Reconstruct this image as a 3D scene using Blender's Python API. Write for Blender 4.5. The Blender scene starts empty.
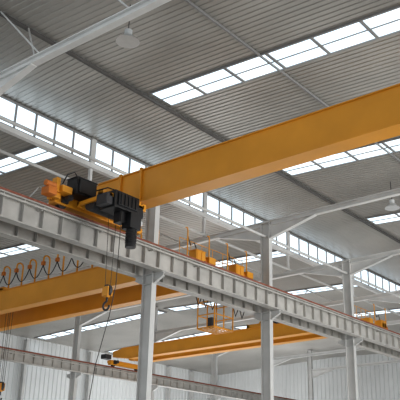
import bpy, bmesh, math
from mathutils import Vector, Matrix
CZ=1.6
scene=bpy.context.scene
COL=scene.collection
scene.view_settings.view_transform='Standard'
try: scene.view_settings.look='Medium High Contrast'
except Exception: pass

# ---------------- materials ----------------
def mat(name,col,rough=0.6,metal=0.0,var=0.12,scale=3.0,emis=None,estr=0.0,dirt=None):
    m=bpy.data.materials.new(name); m.use_nodes=True
    nt=m.node_tree; b=nt.nodes['Principled BSDF']
    tc=nt.nodes.new('ShaderNodeTexCoord'); n=nt.nodes.new('ShaderNodeTexNoise')
    n.inputs['Scale'].default_value=scale; n.inputs['Detail'].default_value=5
    r=nt.nodes.new('ShaderNodeValToRGB')
    nt.links.new(tc.outputs['Object'],n.inputs['Vector']); nt.links.new(n.outputs['Fac'],r.inputs['Fac'])
    c0=[max(0,c*(1-var)) for c in col]; c1=[min(1,c*(1+var)) for c in col]
    if dirt: c0=dirt
    r.color_ramp.elements[0].position=0.3; r.color_ramp.elements[1].position=0.7
    r.color_ramp.elements[0].color=(*c0,1); r.color_ramp.elements[1].color=(*c1,1)
    nt.links.new(r.outputs['Color'],b.inputs['Base Color'])
    b.inputs['Roughness'].default_value=rough; b.inputs['Metallic'].default_value=metal
    if emis:
        r2=nt.nodes.new('ShaderNodeValToRGB'); nt.links.new(n.outputs['Fac'],r2.inputs['Fac'])
        r2.color_ramp.elements[0].position=.35; r2.color_ramp.elements[1].position=.65
        r2.color_ramp.elements[0].color=(emis[0]*.85,emis[1]*.93,emis[2]*.98,1); r2.color_ramp.elements[1].color=(*emis,1)
        nt.links.new(r2.outputs['Color'],b.inputs['Emission Color'])
        b.inputs['Emission Strength'].default_value=estr
    return m
M={}
M['roof']=mat('roof_sheet_grey',(0.40,0.385,0.36),0.32,0.35,0.14,0.3)
M['wall']=mat('wall_sheet_grey',(0.78,0.80,0.805),0.6,0,0.04,0.5)
M['floor']=mat('concrete_floor',(0.50,0.49,0.47),0.8,0,0.12,0.8)
M['steel']=mat('painted_grey_steel',(0.62,0.62,0.61),0.5,0,0.08,1.5)
M['beam']=mat('runway_grey_steel',(0.48,0.465,0.44),0.5,0,0.16,2.0)
M['white']=mat('white_painted_steel',(0.74,0.74,0.73),0.5,0,0.06,2.0)
M['yellow']=mat('crane_yellow_paint',(0.76,0.34,0.034),0.38,0,0.09,0.7)
M['orange']=mat('orange_paint',(0.60,0.19,0.03),0.5,0,0.10,4)
M['red']=mat('rusty_rail',(0.28,0.10,0.065),0.7,0,0.25,6)
M['black']=mat('black_plastic',(0.016,0.016,0.018),0.45,0,0.2,5)
M['dark']=mat('dark_grey_metal',(0.06,0.06,0.065),0.5,0.2,0.2,5)
M['rope']=mat('wire_rope',(0.06,0.055,0.05),0.6,0.2,0.2,20)
M['purlin']=mat('purlin_dark',(0.12,0.115,0.11),0.6,0,0.1,2)
M['frame']=mat('skylight_frame',(0.28,0.28,0.28),0.6,0,0.1,2)
M['sky']=mat('skylight_sheet',(0.5,0.55,0.6),0.5,0,0.04,0.7,(0.84,0.94,1.0),1.12)
M['glass']=mat('clerestory_glazing',(0.5,0.55,0.6),0.3,0,0.04,0.6,(0.82,0.92,1.0),1.08)
M['lamp']=mat('lamp_aluminium',(0.7,0.72,0.73),0.4,0.2,0.05,5)

# ---------------- mesh builder ----------------
class MB:
    def __init__(s): s.v=[]; s.f=[]
    def add(s,vs,fs):
        o=len(s.v); s.v+= [tuple(v) for v in vs]; s.f+=[tuple(i+o for i in f) for f in fs]
    def box(s,x0,x1,y0,y1,z0,z1):
        s.add([(x0,y0,z0),(x1,y0,z0),(x1,y1,z0),(x0,y1,z0),(x0,y0,z1),(x1,y0,z1),(x1,y1,z1),(x0,y1,z1)],
              [(0,3,2,1),(4,5,6,7),(0,1,5,4),(1,2,6,5),(2,3,7,6),(3,0,4,7)]); return s
    def prism(s,pts,axis,a,b):
        def P(p,t): return {'x':(t,p[0],p[1]),'y':(p[0],t,p[1]),'z':(p[0],p[1],t)}[axis]
        n=len(pts); vs=[P(p,a) for p in pts]+[P(p,b) for p in pts]
        fs=[tuple(range(n))[::-1],tuple(range(n,2*n))]+[(i,(i+1)%n,n+(i+1)%n,n+i) for i in range(n)]
        s.add(vs,fs); return s
    def cyl(s,p,q,r,n=12,r2=None):
        p=Vector(p);q=Vector(q);d=(q-p).normalized(); r2=r if r2 is None else r2
        u=d.orthogonal().normalized(); w=d.cross(u)
        a=[p+(u*math.cos(2*math.pi*i/n)+w*math.sin(2*math.pi*i/n))*r for i in range(n)]
        b=[q+(u*math.cos(2*math.pi*i/n)+w*math.sin(2*math.pi*i/n))*r2 for i in range(n)]
        s.add(a+b,[tuple(range(n))[::-1],tuple(range(n,2*n))]+[(i,(i+1)%n,n+(i+1)%n,n+i) for i in range(n)]); return s
    def tube(s,pts,r,n=8):
        pts=[Vector(p) for p in pts]; rings=[]; u=None
        for i,p in enumerate(pts):
            d=(pts[min(i+1,len(pts)-1)]-pts[max(i-1,0)]).normalized()
            u=d.orthogonal().normalized() if u is None else (u-d*u.dot(d)).normalized()
            w=d.cross(u); rings.append([p+(u*math.cos(2*math.pi*k/n)+w*math.sin(2*math.pi*k/n))*r for k in range(n)])
        vs=[v for R in rings for v in R]; fs=[]
        for i in range(len(pts)-1):
            for k in range(n): fs.append((i*n+k,i*n+(k+1)%n,(i+1)*n+(k+1)%n,(i+1)*n+k))
        fs.append(tuple(range(n))[::-1]); fs.append(tuple(range((len(pts)-1)*n,len(pts)*n)))
        s.add(vs,fs); return s
    def obj(s,name,m,parent=None,bevel=0.0,smooth=False,**props):
        vs=[Vector(v)+Vector((0,0,CZ)) for v in s.v]
        mn=Vector((min(v[i] for v in vs) for i in range(3))); mx=Vector((max(v[i] for v in vs) for i in range(3)))
        o=Vector(((mn.x+mx.x)/2,(mn.y+mx.y)/2,mn.z))
        me=bpy.data.meshes.new(name); me.from_pydata([v-o for v in vs],[],s.f); 
        bm=bmesh.new(); bm.from_mesh(me); bmesh.ops.recalc_face_normals(bm,faces=bm.faces); bm.to_mesh(me); bm.free()
        me.materials.append(M[m]); ob=bpy.data.objects.new(name,me); COL.objects.link(ob)
        ob.location=o
        if parent:
            ob.parent=parent; ob.matrix_parent_inverse=Matrix.Translation(-Vector(parent['wl']))
        ob['wl']=list(o)
        if smooth:
            for p in me.polygons: p.use_smooth=True
        if bevel:
            b=ob.modifiers.new('bevel','BEVEL'); b.width=bevel; b.segments=2; b.limit_method='ANGLE'
        for k,v in props.items(): ob[k]=v
        return ob
def empty(name,loc,**props):
    e=bpy.data.objects.new(name,None); COL.objects.link(e); e.location=(loc[0],loc[1],loc[2]+CZ); e['wl']=[loc[0],loc[1],loc[2]+CZ]
    e.empty_display_size=0.3
    for k,v in props.items(): e[k]=v
    return e
def copytree(o,delta):
    c=o.copy(); COL.objects.link(c); c.location=Vector(o.location)+Vector(delta); c['wl']=list(c.location)
    def rec(src,dst):
        for ch in src.children:
            k=ch.copy(); COL.objects.link(k); k.parent=dst
            rec(ch,k)
    rec(o,c)
    return c
def ibeam_y(mb,x,y0,y1,z0,z1,w,tf=0.03,tw=0.02):
    mb.box(x-w/2,x+w/2,y0,y1,z0,z0+tf); mb.box(x-w/2,x+w/2,y0,y1,z1-tf,z1); mb.box(x-tw/2,x+tw/2,y0,y1,z0+tf,z1-tf)
def ibeam_x(mb,y,x0,x1,z0,z1,w,tf=0.03,tw=0.02):
    mb.box(x0,x1,y-w/2,y+w/2,z0,z0+tf); mb.box(x0,x1,y-w/2,y+w/2,z1-tf,z1); mb.box(x0,x1,y-tw/2,y+tw/2,z0+tf,z1-tf)

XEND=57.0; YB=46.0; XS=-2.0
FX=[9.45]+[16.0+6.15*k for k in range(0,7)]      # frame positions
R1=15.6; R2=33.0
# ---------------- setting ----------------
S=dict(kind='structure')
MB().box(XS-8,XEND+0.5,-9,YB+0.5,-CZ-0.2,-CZ).obj('floor','floor',**S)
def ribbed_roof(y0,z0,y1,z1,name,p=0.19,h=0.020):
    mb=MB(); xs=[]; x=XS
    while x<XEND:
        xs+=[(x,0),(x+p*0.62,0),(x+p*0.72,h),(x+p*0.90,h)]; x+=p
    xs=[q for q in xs if q[0]<=XEND]+[(XEND,0)]
    n=len(xs)
    vs=[(a,y0,z0+b) for a,b in xs]+[(a,y1,z1+b) for a,b in xs]+[(a,y0,z0+0.2) for a,b in xs]+[(a,y1,z1+0.2) for a,b in xs]
    fs=[(i,i+1,n+i+1,n+i) for i in range(n-1)]+[(2*n+i,3*n+i,3*n+i+1,2*n+i+1) for i in range(n-1)]
    fs+=[(i,2*n+i,2*n+i+1,i+1) for i in range(n-1)]+[(n+i,n+i+1,3*n+i+1,3*n+i) for i in range(n-1)]
    mb.add(vs,fs); return mb.obj(name,'roof',**S)
ZN=lambda y:12.0-0.05*(15.2-y)
YW=18.7
def Z2(y): return 10.9+0.038*(y-YW) if y<R2 else 10.9+0.038*(R2-YW)-0.03*(y-R2)
ribbed_roof(-9,ZN(-9),15.2,12.0,'ceiling')
ribbed_roof(15.2,12.0,YW+0.05,11.84,'ceiling.001')
ribbed_roof(YW,Z2(YW),R2,Z2(R2),'ceiling.002')
ribbed_roof(R2,Z2(R2),YB+0.3,Z2(YB+0.3),'ceiling.003')
def ribwall_y(name,y,x0,x1,z0,z1,p=0.4,h=0.05):
    pts=[];x=x0
    while x<x1-p: pts+=[(x,y),(x+p*.6,y),(x+p*.7,y-h),(x+p*.9,y-h)]; x+=p
    pts+=[(x1,y),(x1,y+.2),(x0,y+.2)]
    MB().prism(pts,'z',z0,z1).obj(name,'wall',**S)
def ribwall_x(name,x,y0,y1,z0,z1,p=0.4,h=0.05):
    pts=[];y=y0
    while y<y1-p: pts+=[(x,y),(x,y+p*.6),(x-h,y+p*.7),(x-h,y+p*.9)]; y+=p
    pts+=[(x,y1),(x+.2,y1),(x+.2,y0)]
    MB().prism(pts,'z',z0,z1).obj(name,'wall',**S)
ribwall_y('wall_back',YB,XS,XEND+0.2,-CZ,Z2(YB)+0.1)
ribwall_x('wall_end',XEND,-9,YB,-CZ,12.1)
wn=[0]
def wname():
    wn[0]+=1; return 'window_%d'%wn[0]
edges=[XS]+FX+[XEND]
for i in range(len(edges)-1):
    a,b=edges[i]+0.1,edges[i+1]-0.1
    if b-a<1: continue
    g=MB().box(a,b,YW-0.01,YW+0.02,10.90,11.77).obj(wname(),'glass',**S)
    f=MB(); n=max(1,round((b-a)/0.84)); st=(b-a)/n
    f.box(a,b,YW-0.06,YW+0.05,10.86,10.92); f.box(a,b,YW-0.06,YW+0.05,11.75,11.82)
    f.box(a,b,YW-0.03,YW-0.012,11.12,11.145)
    for k in range(n+1): f.box(a+k*st-0.032,a+k*st+0.032,YW-0.05,YW+0.04,10.92,11.75)
    f.obj('window_frame','frame',parent=g)
for i,x in enumerate(FX):
    MB().box(x-0.1,x+0.1,YW-0.08,YW+0.06,10.85,11.82).obj('trim_%d'%(i+1),'steel',**S)
MB().box(XS,XEND,YW-0.12,YW+0.06,10.70,10.86).obj('trim_20','white',**S)
MB().box(XS,XEND,15.16,15.24,11.87,11.97).obj('trim_21','purlin',**S)
def skylight(x0,w,y0,y1,zf,step=1.5,drop=0.03):
    g=MB(); f=MB(); y=y0
    d=drop
    while y+0.3<y1:
        e=min(y+step,y1); a=y+0.04; b=e-0.04
        za,zb=zf(a)-d,zf(b)-d
        g.add([(x0,a,za),(x0+w,a,za),(x0+w,b,zb),(x0,b,zb),(x0,a,za+.02),(x0+w,a,za+.02),(x0+w,b,zb+.02),(x0,b,zb+.02)],
              [(0,3,2,1),(4,5,6,7),(0,1,5,4),(1,2,6,5),(2,3,7,6),(3,0,4,7)])
        zz=zf(y)-d
        f.box(x0-0.03,x0+w+0.03,y-0.045,y+0.045,zz-0.04,zz+0.03)
        y=e
    G=g.obj(wname(),'sky',**S)
    for xx,r in ((x0-0.03,.025),(x0+w*0.5,.012),(x0+w+0.03,.025)):
        ya,yb=y0,y1
        f.add([(xx-r,ya,zf(ya)-d-.03),(xx+r,ya,zf(ya)-d-.03),(xx+r,yb,zf(yb)-d-.03),(xx-r,yb,zf(yb)-d-.03),
               (xx-r,ya,zf(ya)),(xx+r,ya,zf(ya)),(xx+r,yb,zf(yb)),(xx-r,yb,zf(yb))],
              [(0,3,2,1),(4,5,6,7),(0,1,5,4),(1,2,6,5),(2,3,7,6),(3,0,4,7)])
    f.obj('window_frame','frame',parent=G)
for k in range(-1,6):
    skylight(15.0+7.1*k,0.95,-6.0,15.0,ZN)
for k in range(-1,5):
    x=14.0+7.0*k
    skylight(x,0.85,(YW+0.3 if k!=1 else 26.5),R2-0.3,Z2)
    skylight(x,0.85,R2+0.3,YB-0.5,Z2)
MB().box(XS,XEND,10.675,10.725,ZN(10.7)-0.09,ZN(10.7)-0.02).obj('trim_30','frame',**S)
MB().box(XS,XEND,25.96,26.04,Z2(26)-0.14,Z2(26)-0.02).obj('trim_40','steel',**S)

# ---------------- columns ----------------
def column(x,y,ztop,d=0.40,w=0.20,both=True,rz=6.36,off=0.5):
    mb=MB(); t=0.022
    mb.box(x-w/2,x+w/2,y-d/2,y-d/2+t,-CZ,ztop); mb.box(x-w/2,x+w/2,y+d/2-t,y+d/2,-CZ,ztop)
    mb.box(x-0.01,x+0.01,y-d/2+t,y+d/2-t,-CZ,ztop)
    mb.box(x-w/2-.1,x+w/2+.1,y-d/2-.1,y+d/2+.1,-CZ,-CZ+0.04)
    mb.box(x-w/2-.02,x+w/2+.02,y-d/2-.02,y+d/2+.02,ztop-0.03,ztop)
    for zz in (rz-0.3,rz,1.5):
        mb.box(x-w/2+.005,x+w/2-.005,y-d/2+t,y+d/2-t,zz-0.02,zz)
    for s in ((-1,1) if both else (-1,)):
        a=y+s*d/2; b=y+s*(off+0.08)
        mb.prism([(a,rz-0.30),(b,rz-0.12),(b,rz),(a,rz)],'x',x-0.012,x+0.012)
        lo,hi=min(a,b),max(a,b)
        mb.box(x-w/2+.04,x+w/2-.04,lo,hi,rz-0.02,rz)
        mb.prism([(a,rz-0.315),(b,rz-0.135),(b,rz-0.12),(a,rz-0.30)],'x',x-w/2+.05,x+w/2-.05)
    return mb
L1="light grey painted steel H-section column carrying crane runway brackets"
c=column(FX[0],R1,9.8).obj('steel_column','steel',label=L1,category='column',group='crane hall columns between the bays')
for x in FX[1:]:
    copytree(c,(x-FX[0],0,0))
c=column(FX[0],R2,Z2(R2)-0.05,both=True,rz=6.50).obj('steel_column','steel',label="grey steel H-section column under the far crane runway",category='column',group='columns of the far runway')
for x in FX[1:]:
    copytree(c,(x-FX[0],0,0))
c=column(FX[0],YB-0.35,Z2(YB)-0.2,both=False).obj('steel_column','steel',label="grey steel column against the corrugated side wall",category='column',group='columns at the side wall')
for x in FX[1:]+[49.8,55.9]:
    copytree(c,(x-FX[0],0,0))

# ---------------- roof frames ----------------
def tie(x):
    mb=MB(); z0,z1=9.66,9.86; W=.18
    ibeam_y(mb,x,-8.5,R1-0.20,z0,z1,W); ibeam_y(mb,x,R1+0.20,R2-0.20,z0,z1,W); ibeam_y(mb,x,R1-.20,R1+.20,9.8,9.86,W)
    for s,cy in ((-1,R1),(1,R1),(-1,R2)):
        a=cy+s*0.20; b=cy+s*2.2
        mb.prism([(a,z0),(a,z0-0.50),(b,z0)],'x',x-0.012,x+0.012)
        mb.prism([(a,z0-0.52),(b,z0-0.02),(b,z0),(a,z0-0.50)],'x',x-W/2,x+W/2)
    for py,zf in ((YW,10.68),(26.0,Z2(26)-.15),(4.0,ZN(4)-.02),(-4,ZN(-4)-.02)):
        mb.box(x-0.05,x+0.05,py-0.05,py+0.05,z1,zf)
    return mb
def rafter(x):
    mb=MB(); ya,yb=YW+.1,R2-.22
    for (dz0,dz1,w) in ((-.30,-.27,.14),(-.06,-.03,.14),(-.27,-.06,.02)):
        mb.prism([(ya,Z2(ya)+dz0),(yb,Z2(yb)+dz0),(yb,Z2(yb)+dz1),(ya,Z2(ya)+dz1)],'x',x-w/2,x+w/2)
    return mb
t0=tie(FX[0]).obj('roof_beam','white',label="white painted steel roof beam with haunches spanning the bays",category='beam',group='roof cross beams')
rafter(FX[0]).obj('rafter','white',parent=t0)
frames=[t0]+[copytree(t0,(x-FX[0],0,0)) for x in FX[1:]]
bx0=FX[0]
def rod(fr,a,b):
    MB().cyl(a,b,0.022,8).obj('brace_rod','steel',parent=fr)
rod(frames[0],(bx0,13.2,9.87),(bx0,15.1,11.9)); rod(frames[0],(bx0,10.2,9.87),(bx0,12.0,11.8)); rod(frames[0],(bx0,13.4,9.87),(bx0+.9,15.1,11.88))
rod(frames[2],(22.15,9.0,9.87),(22.15,7.6,11.55)); rod(frames[3],(28.3,9.5,9.87),(30.0,8.0,11.55)); rod(frames[4],(34.45,12.6,9.87),(34.45,14.6,11.9))
for i in range(1,7):
    fx=FX[i]
    rod(frames[i],(fx,19.9,9.87),(fx,21.4,10.68)); rod(frames[i],(fx,22.9,9.87),(fx,21.5,10.68))
MB().cyl((XS,R1,9.25),(XEND,R1,9.25),0.05).obj('strut_pipe','steel',label="thin grey steel strut running between the column heads",category='pipe')
MB().cyl((XS,18.55,9.915),(XEND,18.55,9.915),0.05).obj('strut_pipe','steel',label="thin grey steel strut running below the clerestory windows",category='pipe')

# ---------------- runways ----------------
def runway(y,z0,z1,label,cond=-1,x0=XS,x1=XEND-0.1):
    mb=MB(); ibeam_x(mb,y,x0,x1,z0,z1,0.26,0.035,0.02)
    x=x0+0.4
    while x<x1:
        mb.box(x-0.012,x+0.012,y-0.12,y+0.12,z0+.035,z1-.035); x+=0.62
    e=empty('crane_runway_beam',((x0+x1)/2,y,z0),label=label,category='beam')
    mb.obj('girder','beam',parent=e)
    MB().box(x0,x1,y-0.05,y+0.05,z1,z1+0.10).obj('rail','red',parent=e,label="rust red crane rail")
    MB().box(x0,x1,y+cond*.135-.015,y+cond*.135+.015,z1,z1+0.05).obj('rail_guard','red',parent=e)
    cm=MB(); yy=y+cond*0.19
    cm.box(x0,x1,yy-0.02,yy+0.02,z1-0.17,z1-0.12)
    x=x0+1
    while x<x1:
        lo,hi=sorted((y+cond*0.01,yy)); cm.box(x-.02,x+.02,lo,hi,z1-0.20,z1-0.165); x+=2.05
    cm.obj('conductor_bar','beam',parent=e)
    return e
RZ0,RZ1=6.36,7.04
runway(R1-0.5,RZ0,RZ1,"grey steel runway beam with close stiffeners and rust red rail")
runway(R1+0.5,RZ0,RZ1,"grey steel runway beam for the neighbouring bay cranes",cond=1)
runway(R2-0.5,6.50,RZ1,"grey steel runway beam on the far column row")

# ---------------- cranes ----------------
def girder(x,y0,y1,z0,z1,w=0.36,taper=True):
    mb=MB(); h=z1-z0
    if taper:
        pts=[(y0,z0+.04),(y0+1.3,z0),(y1-1.3,z0),(y1,z0+h*.30),(y1,z1-h*.15),(y1-.7,z1),(y0+2.6,z1),(y0+1.7,z0+.30),(y0,z0+.26)]
    else: pts=[(y0,z0),(y1-.5,z0),(y1,z0+.12),(y1,z1-.05),(y1-.3,z1),(y0,z1)]
    mb.prism(pts,'x',x-w/2,x+w/2)
    ya,yb=(y0+2.6,y1-.7) if taper else (y0,y1-.3)
    mb.box(x-w/2-.05,x+w/2+.05,ya,yb,z1,z1+.03)
    ya,yb=(y0+1.3,y1-1.3) if taper else (y0,y1-.5)
    mb.box(x-w/2-.05,x+w/2+.05,ya,yb,z0-.03,z0)
    return mb
def carriage(e,xa,xb,y,zr,mat_='yellow',h=.36):
    z0=zr+0.08; z1=z0+h
    mb=MB(); mb.box(xa,xb,y-.13,y+.13,z0,z1); mb.box(xa-.04,xb+.04,y-.16,y+.16,z1,z1+.02)
    mb.box(xa-.12,xa,y-.06,y+.06,z0+.08,z0+.2); mb.box(xb,xb+.12,y-.06,y+.06,z0+.08,z0+.2)
    c=mb.obj('end_carriage',mat_,parent=e,bevel=0.01)
    for xx in (xa+.3,xb-.3):
        MB().cyl((xx,y-.07,zr+.16),(xx,y+.07,zr+.16),0.16,18).obj('wheel','dark',parent=c)
    s=xa+.3
    m=MB(); m.cyl((s,y-.13,z0+.16),(s,y-.4,z0+.16),.09,14); m.box(s-.1,s+.1,y-.2,y-.13,z0+.05,z0+.27)
    m.obj('travel_motor','dark',parent=c)
    return c
def hookblock(parent,x,y,ztop,z,sc=1.0,col='yellow',rr=.009,four=True):
    hb=MB(); hb.box(x-.11*sc,x-.06*sc,y-.14*sc,y+.14*sc,z-.2*sc,z+.12*sc); hb.box(x+.06*sc,x+.11*sc,y-.14*sc,y+.14*sc,z-.2*sc,z+.12*sc); hb.box(x-.06*sc,x+.06*sc,y-.07*sc,y+.07*sc,z-.24*sc,z-.1*sc)
    h=hb.obj('hook_block',col,parent=parent,bevel=.008)
    MB().cyl((x-.055*sc,y,z),(x+.055*sc,y,z),.19*sc,20).obj('sheave','dark',parent=h)
    pts=[(x,y,z-.2*sc),(x,y,z-.36*sc)]
    for k in range(12):
        a=math.radians(80-k*24); pts.append((x,y+.01+.14*sc*math.cos(a),z-.52*sc+.14*sc*math.sin(a)))
    MB().tube(pts,.036*sc).obj('hook','dark',parent=h,smooth=True)
    for dx in ((-.05,.05) if four else (0,)):
        for dy in (-.12,.12):
            MB().cyl((x+dx*sc,y+dy*sc,z),(x+dx*1.5,y+dy*1.3,ztop),rr,6).obj('hoist_rope','rope',parent=parent)
def festoon(e,x,y0,y1,ztop,n,loop=0.5,h=1.05):
    st=(y1-y0)/n
    for k in range(n+1):
        y=y0+k*st
        pts=[(x+.12,y,ztop),(x+.12,y,ztop+h-.16)]+[(x+.12-.16*(1-math.cos(a)),y,ztop+h-.16+.16*math.sin(a)) for a in (0.5,1.0,1.57,2.1,2.6,3.1)]+[(x-.20,y,ztop+h-.3)]
        P=MB().tube(pts,.036,8).obj('festoon_post','yellow',parent=e,smooth=True)
        MB().box(x-.26,x-.14,y-.07,y+.07,ztop+h-.44,ztop+h-.28).obj('cable_carrier','orange',parent=P)
    for k in range(n):
        ya=y0+k*st; pts=[]
        for j in range(13):
            u=j/12; pts.append((x-.20,ya+u*st,ztop+h-.42-loop*4*u*(1-u)))
        MB().tube(pts,.020,6).obj('festoon_cable','black',parent=e,smooth=True)

# main crane
ZR=RZ1+0.10
gx=13.85
e=empty('overhead_crane',(gx,R1-0.5,ZR),label="large yellow single-girder overhead crane with black hoist trolley",category='crane')
girder(gx,-1.0,15.85,7.57,8.48,0.42,False).obj('girder','yellow',parent=e)
carriage(e,11.7,14.9,R1-0.5,ZR,h=.26)
tb=MB(); 
tb.box(12.3,13.55,13.55,13.63,7.26,7.36); tb.box(12.3,13.55,14.72,14.80,7.22,7.36)
tb.box(12.3,12.38,13.55,14.80,7.26,7.36); tb.box(13.5,13.62,13.55,14.80,7.20,7.40)
tb.box(13.57,13.63,13.75,13.83,7.40,8.53); tb.box(13.57,13.63,14.55,14.63,7.40,8.53)
tb.box(13.57,14.1,13.75,13.83,8.51,8.56); tb.box(13.57,14.1,14.55,14.63,8.51,8.56)
tr=tb.obj('hoist_trolley','yellow',parent=e,bevel=.005)
bx=MB().box(12.42,13.30,13.48,14.05,7.00,7.46)
bx.box(12.52,13.20,13.43,13.48,7.06,7.40)
for i in range(5): bx.box(12.58+i*.13,12.63+i*.13,13.40,13.43,7.08,7.38)
bx.obj('hoist_motor_box','black',parent=tr,bevel=.02)
MB().box(12.20,12.42,13.55,13.95,7.04,7.34).obj('brake_housing','dark',parent=tr,bevel=.02)
MB().box(13.30,13.54,13.55,13.95,6.98,7.34).obj('brake_housing','black',parent=tr,bevel=.02)
b2=MB().box(12.0,12.68,14.50,14.92,7.46,7.92); b2.box(12.05,12.63,14.45,14.50,7.50,7.88); b2.box(11.98,12.70,14.48,14.94,7.92,7.95)
b2.obj('control_box','black',parent=tr,bevel=.02)
MB().cyl((12.4,14.4,7.26),(13.4,14.4,7.26),.19,24).obj('rope_drum','dark',parent=tr)
X=13.18
v=MB().cyl((X,13.6,6.17),(X,13.6,7.02),.13,20); v.cyl((X,13.6,6.09),(X,13.6,6.17),.14,20); v.box(X-.19,X+.19,13.45,13.78,6.58,7.0)
for i in range(6): v.cyl((X,13.6,6.21+i*.06),(X,13.6,6.23+i*.06),.15,20)
v.box(X-.42,X-.19,13.62,13.85,6.7,7.02); v.box(X+.19,X+.34,13.6,13.8,6.72,7.02)
v.obj('hoist_motor','black',parent=tr)
MB().box(X+.34,X+.39,13.6,13.7,6.8,6.92).obj('junction_box','lamp',parent=tr)
MB().box(11.15,11.42,14.55,14.85,7.22,7.42).cyl((11.1,14.65,7.50),(11.42,14.65,7.50),.08,14).obj('drive_gearbox','orange',parent=tr,bevel=.01)
MB().box(11.42,11.7,14.75,14.9,7.26,7.40).box(11.50,11.62,14.7,14.9,7.4,7.80).box(11.62,11.95,14.6,14.9,7.42,7.6).obj('gearbox_bracket','yellow',parent=tr,bevel=.01)
MB().box(12.80,13.0,14.35,14.6,7.4,7.74).cyl((12.80,14.48,7.74),(13.0,14.48,7.74),.10,14).obj('limit_switch','yellow',parent=tr,bevel=.01)
for pts in ([(11.6,14.6,7.6),(11.65,14.5,7.85),(11.8,14.4,7.95),(11.95,14.45,7.88),(12.05,14.5,7.7)],
            [(12.6,14.5,7.7),(12.8,14.2,7.8),(12.95,13.9,7.66),(12.85,13.8,7.4)]):
    MB().tube(pts,.018).obj('cable','black',parent=tr,smooth=True)
hookblock(tr,13.0,14.15,7.2,5.0,0.78,rr=.008,four=False)
MB().tube([(12.8,13.6,7.04),(12.78,13.62,5.0),(12.7,13.7,4.2),(12.55,13.9,3.0),(12.45,14.0,1.6),(12.4,14.0,0.2)],.011,6).obj('pendant_cable','rope',parent=tr)
MB().box(12.34,12.46,13.95,14.05,-0.2,0.25).obj('pendant_control','orange',parent=tr,bevel=.01)

def double_crane(xa,xb,label,trY,hookz,z1,fest=None,festn=0,cabs=(1,1),cdx=0.0):
    y0,y1=R1+0.34,R2-0.3; col='yellow'
    e=empty('overhead_crane',((xa+xb)/2,R1+0.5,ZR),label=label,category='crane',group='yellow cranes in the neighbouring bay')
    for x in (xa,xb):
        girder(x,y0,y1,7.54,z1,0.36,True).obj('girder',col,parent=e)
    carriage(e,xa-1.0,xb+0.6,R1+0.5,ZR,h=.24); carriage(e,xa-0.6,xb+0.6,R2-0.5,ZR,h=.24)
    if fest: festoon(e,xa-0.1,fest[0],fest[1],z1+.03,festn)
    zt=z1+.05
    t=MB(); t.box(xa-.15,xb+.15,trY-.7,trY-.55,zt,zt+.18); t.box(xa-.15,xb+.15,trY+.55,trY+.7,zt,zt+.18); t.box(xa-.15,xa+.1,trY-.7,trY+.7,zt,zt+.16); t.box(xb-.1,xb+.15,trY-.7,trY+.7,zt,zt+.16)
    t.box(xa+.4,xa+.8,trY-.3,trY+.3,zt,zt+.4)
    T=t.obj('hoist_trolley',col,parent=e)
    MB().cyl((xa+.3,trY,zt+.2),(xb-.3,trY,zt+.2),.2,20).obj('rope_drum','dark',parent=T)
    MB().box(xb-.6,xb-.2,trY-.55,trY-.1,zt+.15,zt+.5).obj('control_box','dark',parent=T)
    hookblock(T,(xa+xb)/2,trY,zt+.1,hookz,1.0)
    for i,x in enumerate((xa,xb)):
        if not cabs[i]: continue
        x+=cdx; zc=7.50; hw=.24
        cb=MB().box(x-hw,x+hw,y0+.02,y0+.36,zc,zc+.40)
        cb.box(x-hw-.03,x+hw+.03,y0,y0+.39,zc+.40,zc+.42); cb.box(x-hw+.04,x-.02,y0,y0+.02,zc+.05,zc+.36); cb.box(x+.02,x+hw-.04,y0,y0+.02,zc+.05,zc+.36)
        cb.obj('electrical_cabinet',col,parent=e,bevel=.008)
        MB().cyl((x+hw+.03,y0+.2,zc+.16),(x+hw+.33,y0+.2,zc+.16),.10,14).obj('travel_motor','orange',parent=e)
        for mx in (-.45,.7):
            MB().tube([(x+mx,y0+.25,zc-.05),(x+mx,y0+.25,zc+1.05),(x+mx-.06,y0+.22,zc+1.15),(x+mx-.16,y0+.2,zc+1.12)],.024,6).obj('mast_rod',col,parent=e)
        MB().tube([(x-.45,y0+.25,zc+.9),(x-.35,y0+.2,zc+.55),(x-.15,y0+.2,zc+.68),(x,y0+.2,zc+.42)],.018,6).obj('festoon_cable','black',parent=e)
    r=MB(); yy=y0+.75; zb=7.42
    xs=[xa-.9+(xb-xa+1.4)*i/6 for i in range(7)]
    for x in xs: r.cyl((x,yy,zb),(x,yy,zb+1.05),.012,6)
    for zz in (zb+.7,zb+1.05): r.cyl((xs[0],yy,zz),(xs[-1],yy,zz),.012,6)
    r.obj('guard_railing',col,parent=e)
    return e
B=double_crane(19.4,21.6,"yellow double-girder overhead crane with row of cable festoon posts",28.6,4.6,8.40,(18.6,31.8),15,cdx=-.6)
g=MB(); X0,X1,Y0,Y1,Z0_,Z1_=21.1,22.2,17.2,18.0,5.85,7.54
for x in (X0,(X0+X1)/2,X1):
    for y in (Y0,Y1): g.cyl((x,y,Z0_),(x,y,Z1_ if x!=(X0+X1)/2 else Z0_+1.0),.028,6)
for zz in (Z0_+.03,Z0_+.5,Z0_+1.0):
    for y in (Y0,Y1): g.cyl((X0,y,zz),(X1,y,zz),.024,6)
    for x in (X0,X1): g.cyl((x,Y0,zz),(x,Y1,zz),.024,6)
for q in range(6): g.box(X0,X1,Y0+q*.15,Y0+q*.15+.04,Z0_-.02,Z0_+.01)
g.box(19.4,22.3,Y0-.04,Y0+.04,Z1_-.09,Z1_-.03); g.box(19.4,22.3,Y1-.04,Y1+.04,Z1_-.09,Z1_-.03)
G=g.obj('maintenance_cage','yellow',parent=B,label="open yellow maintenance cage of thin bars")
MB().box(21.2,21.4,17.4,17.6,5.87,6.25).obj('control_box','dark',parent=G)
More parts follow.
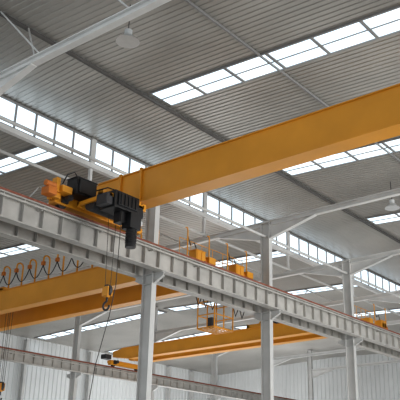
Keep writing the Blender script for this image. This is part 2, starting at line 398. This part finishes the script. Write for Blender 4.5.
for q in (20.1,20.5,20.9,22.3,22.7):
    MB().tube([(q,17.3,7.45),(q+.05,17.3,6.8),(q+.2,17.3,6.5),(q+.35,17.3,6.8),(q+.4,17.3,7.45)],.018,6).obj('festoon_cable','black',parent=B)
MB().box(22.2,23.2,17.25,17.35,7.45,7.52).obj('cable_rail','yellow',parent=B)
C=double_crane(31.0,32.3,"slim yellow double-girder overhead crane beyond the column row",22.3,6.2,8.14,cabs=(0,1))
MB().box(29.9,30.35,32.3,32.7,7.5,7.75).obj('control_box','dark',parent=C,bevel=.01)

# ---------------- lamps ----------------
def lamp(x,y,zt,z):
    e=empty('high_bay_lamp',(x,y,z),label="round aluminium high-bay lamp hanging from the roof",category='lamp',group='hanging high-bay lamps')
    m=MB(); m.cyl((x,y,z),(x,y,z+.16),.30,24,.14); m.obj('lamp_shade','lamp',parent=e)
    MB().cyl((x,y,z+.16),(x,y,z+.34),.10,16).obj('driver_housing','lamp',parent=e)
    MB().cyl((x,y,z+.34),(x,y,zt),.014,6).obj('suspension_rod','dark',parent=e)
lamp(11.2,12.1,ZN(12.1)-.005,10.72)
lamp(25.7,12.0,ZN(12)-.005,10.7)

# ---------------- camera, light ----------------
cd=bpy.data.cameras.new('camera'); cam=bpy.data.objects.new('camera',cd); COL.objects.link(cam)
cam.location=(0,0,CZ); cam.rotation_euler=(math.radians(90+21.67),0,math.radians(36.45-90))
cd.sensor_width=36; cd.lens=67.95; cd.shift_x=-0.125; cd.clip_end=300
scene.camera=cam
w=bpy.data.worlds.new('world'); scene.world=w; w.use_nodes=True
w.node_tree.nodes['Background'].inputs['Color'].default_value=(0.93,0.97,1,1)
w.node_tree.nodes['Background'].inputs['Strength'].default_value=0.85
def area(loc,rot,size,en,col=(1,1,1)):
    l=bpy.data.lights.new('area',type='AREA'); l.energy=en; l.size=size; l.color=col
    o=bpy.data.objects.new('hall_fill_light',l); COL.objects.link(o); o.location=loc; o.rotation_euler=rot  # added fill light out of view
area((22,-6,3.0),(math.radians(100),0,0),9,2400,(1,.99,.96))
area((32,25,0.2),(math.radians(180),0,0),18,900)
area((44,38,0.4),(math.radians(180),0,0),12,1300)
for k in list(bpy.data.objects):
    if 'wl' in k: del k['wl']
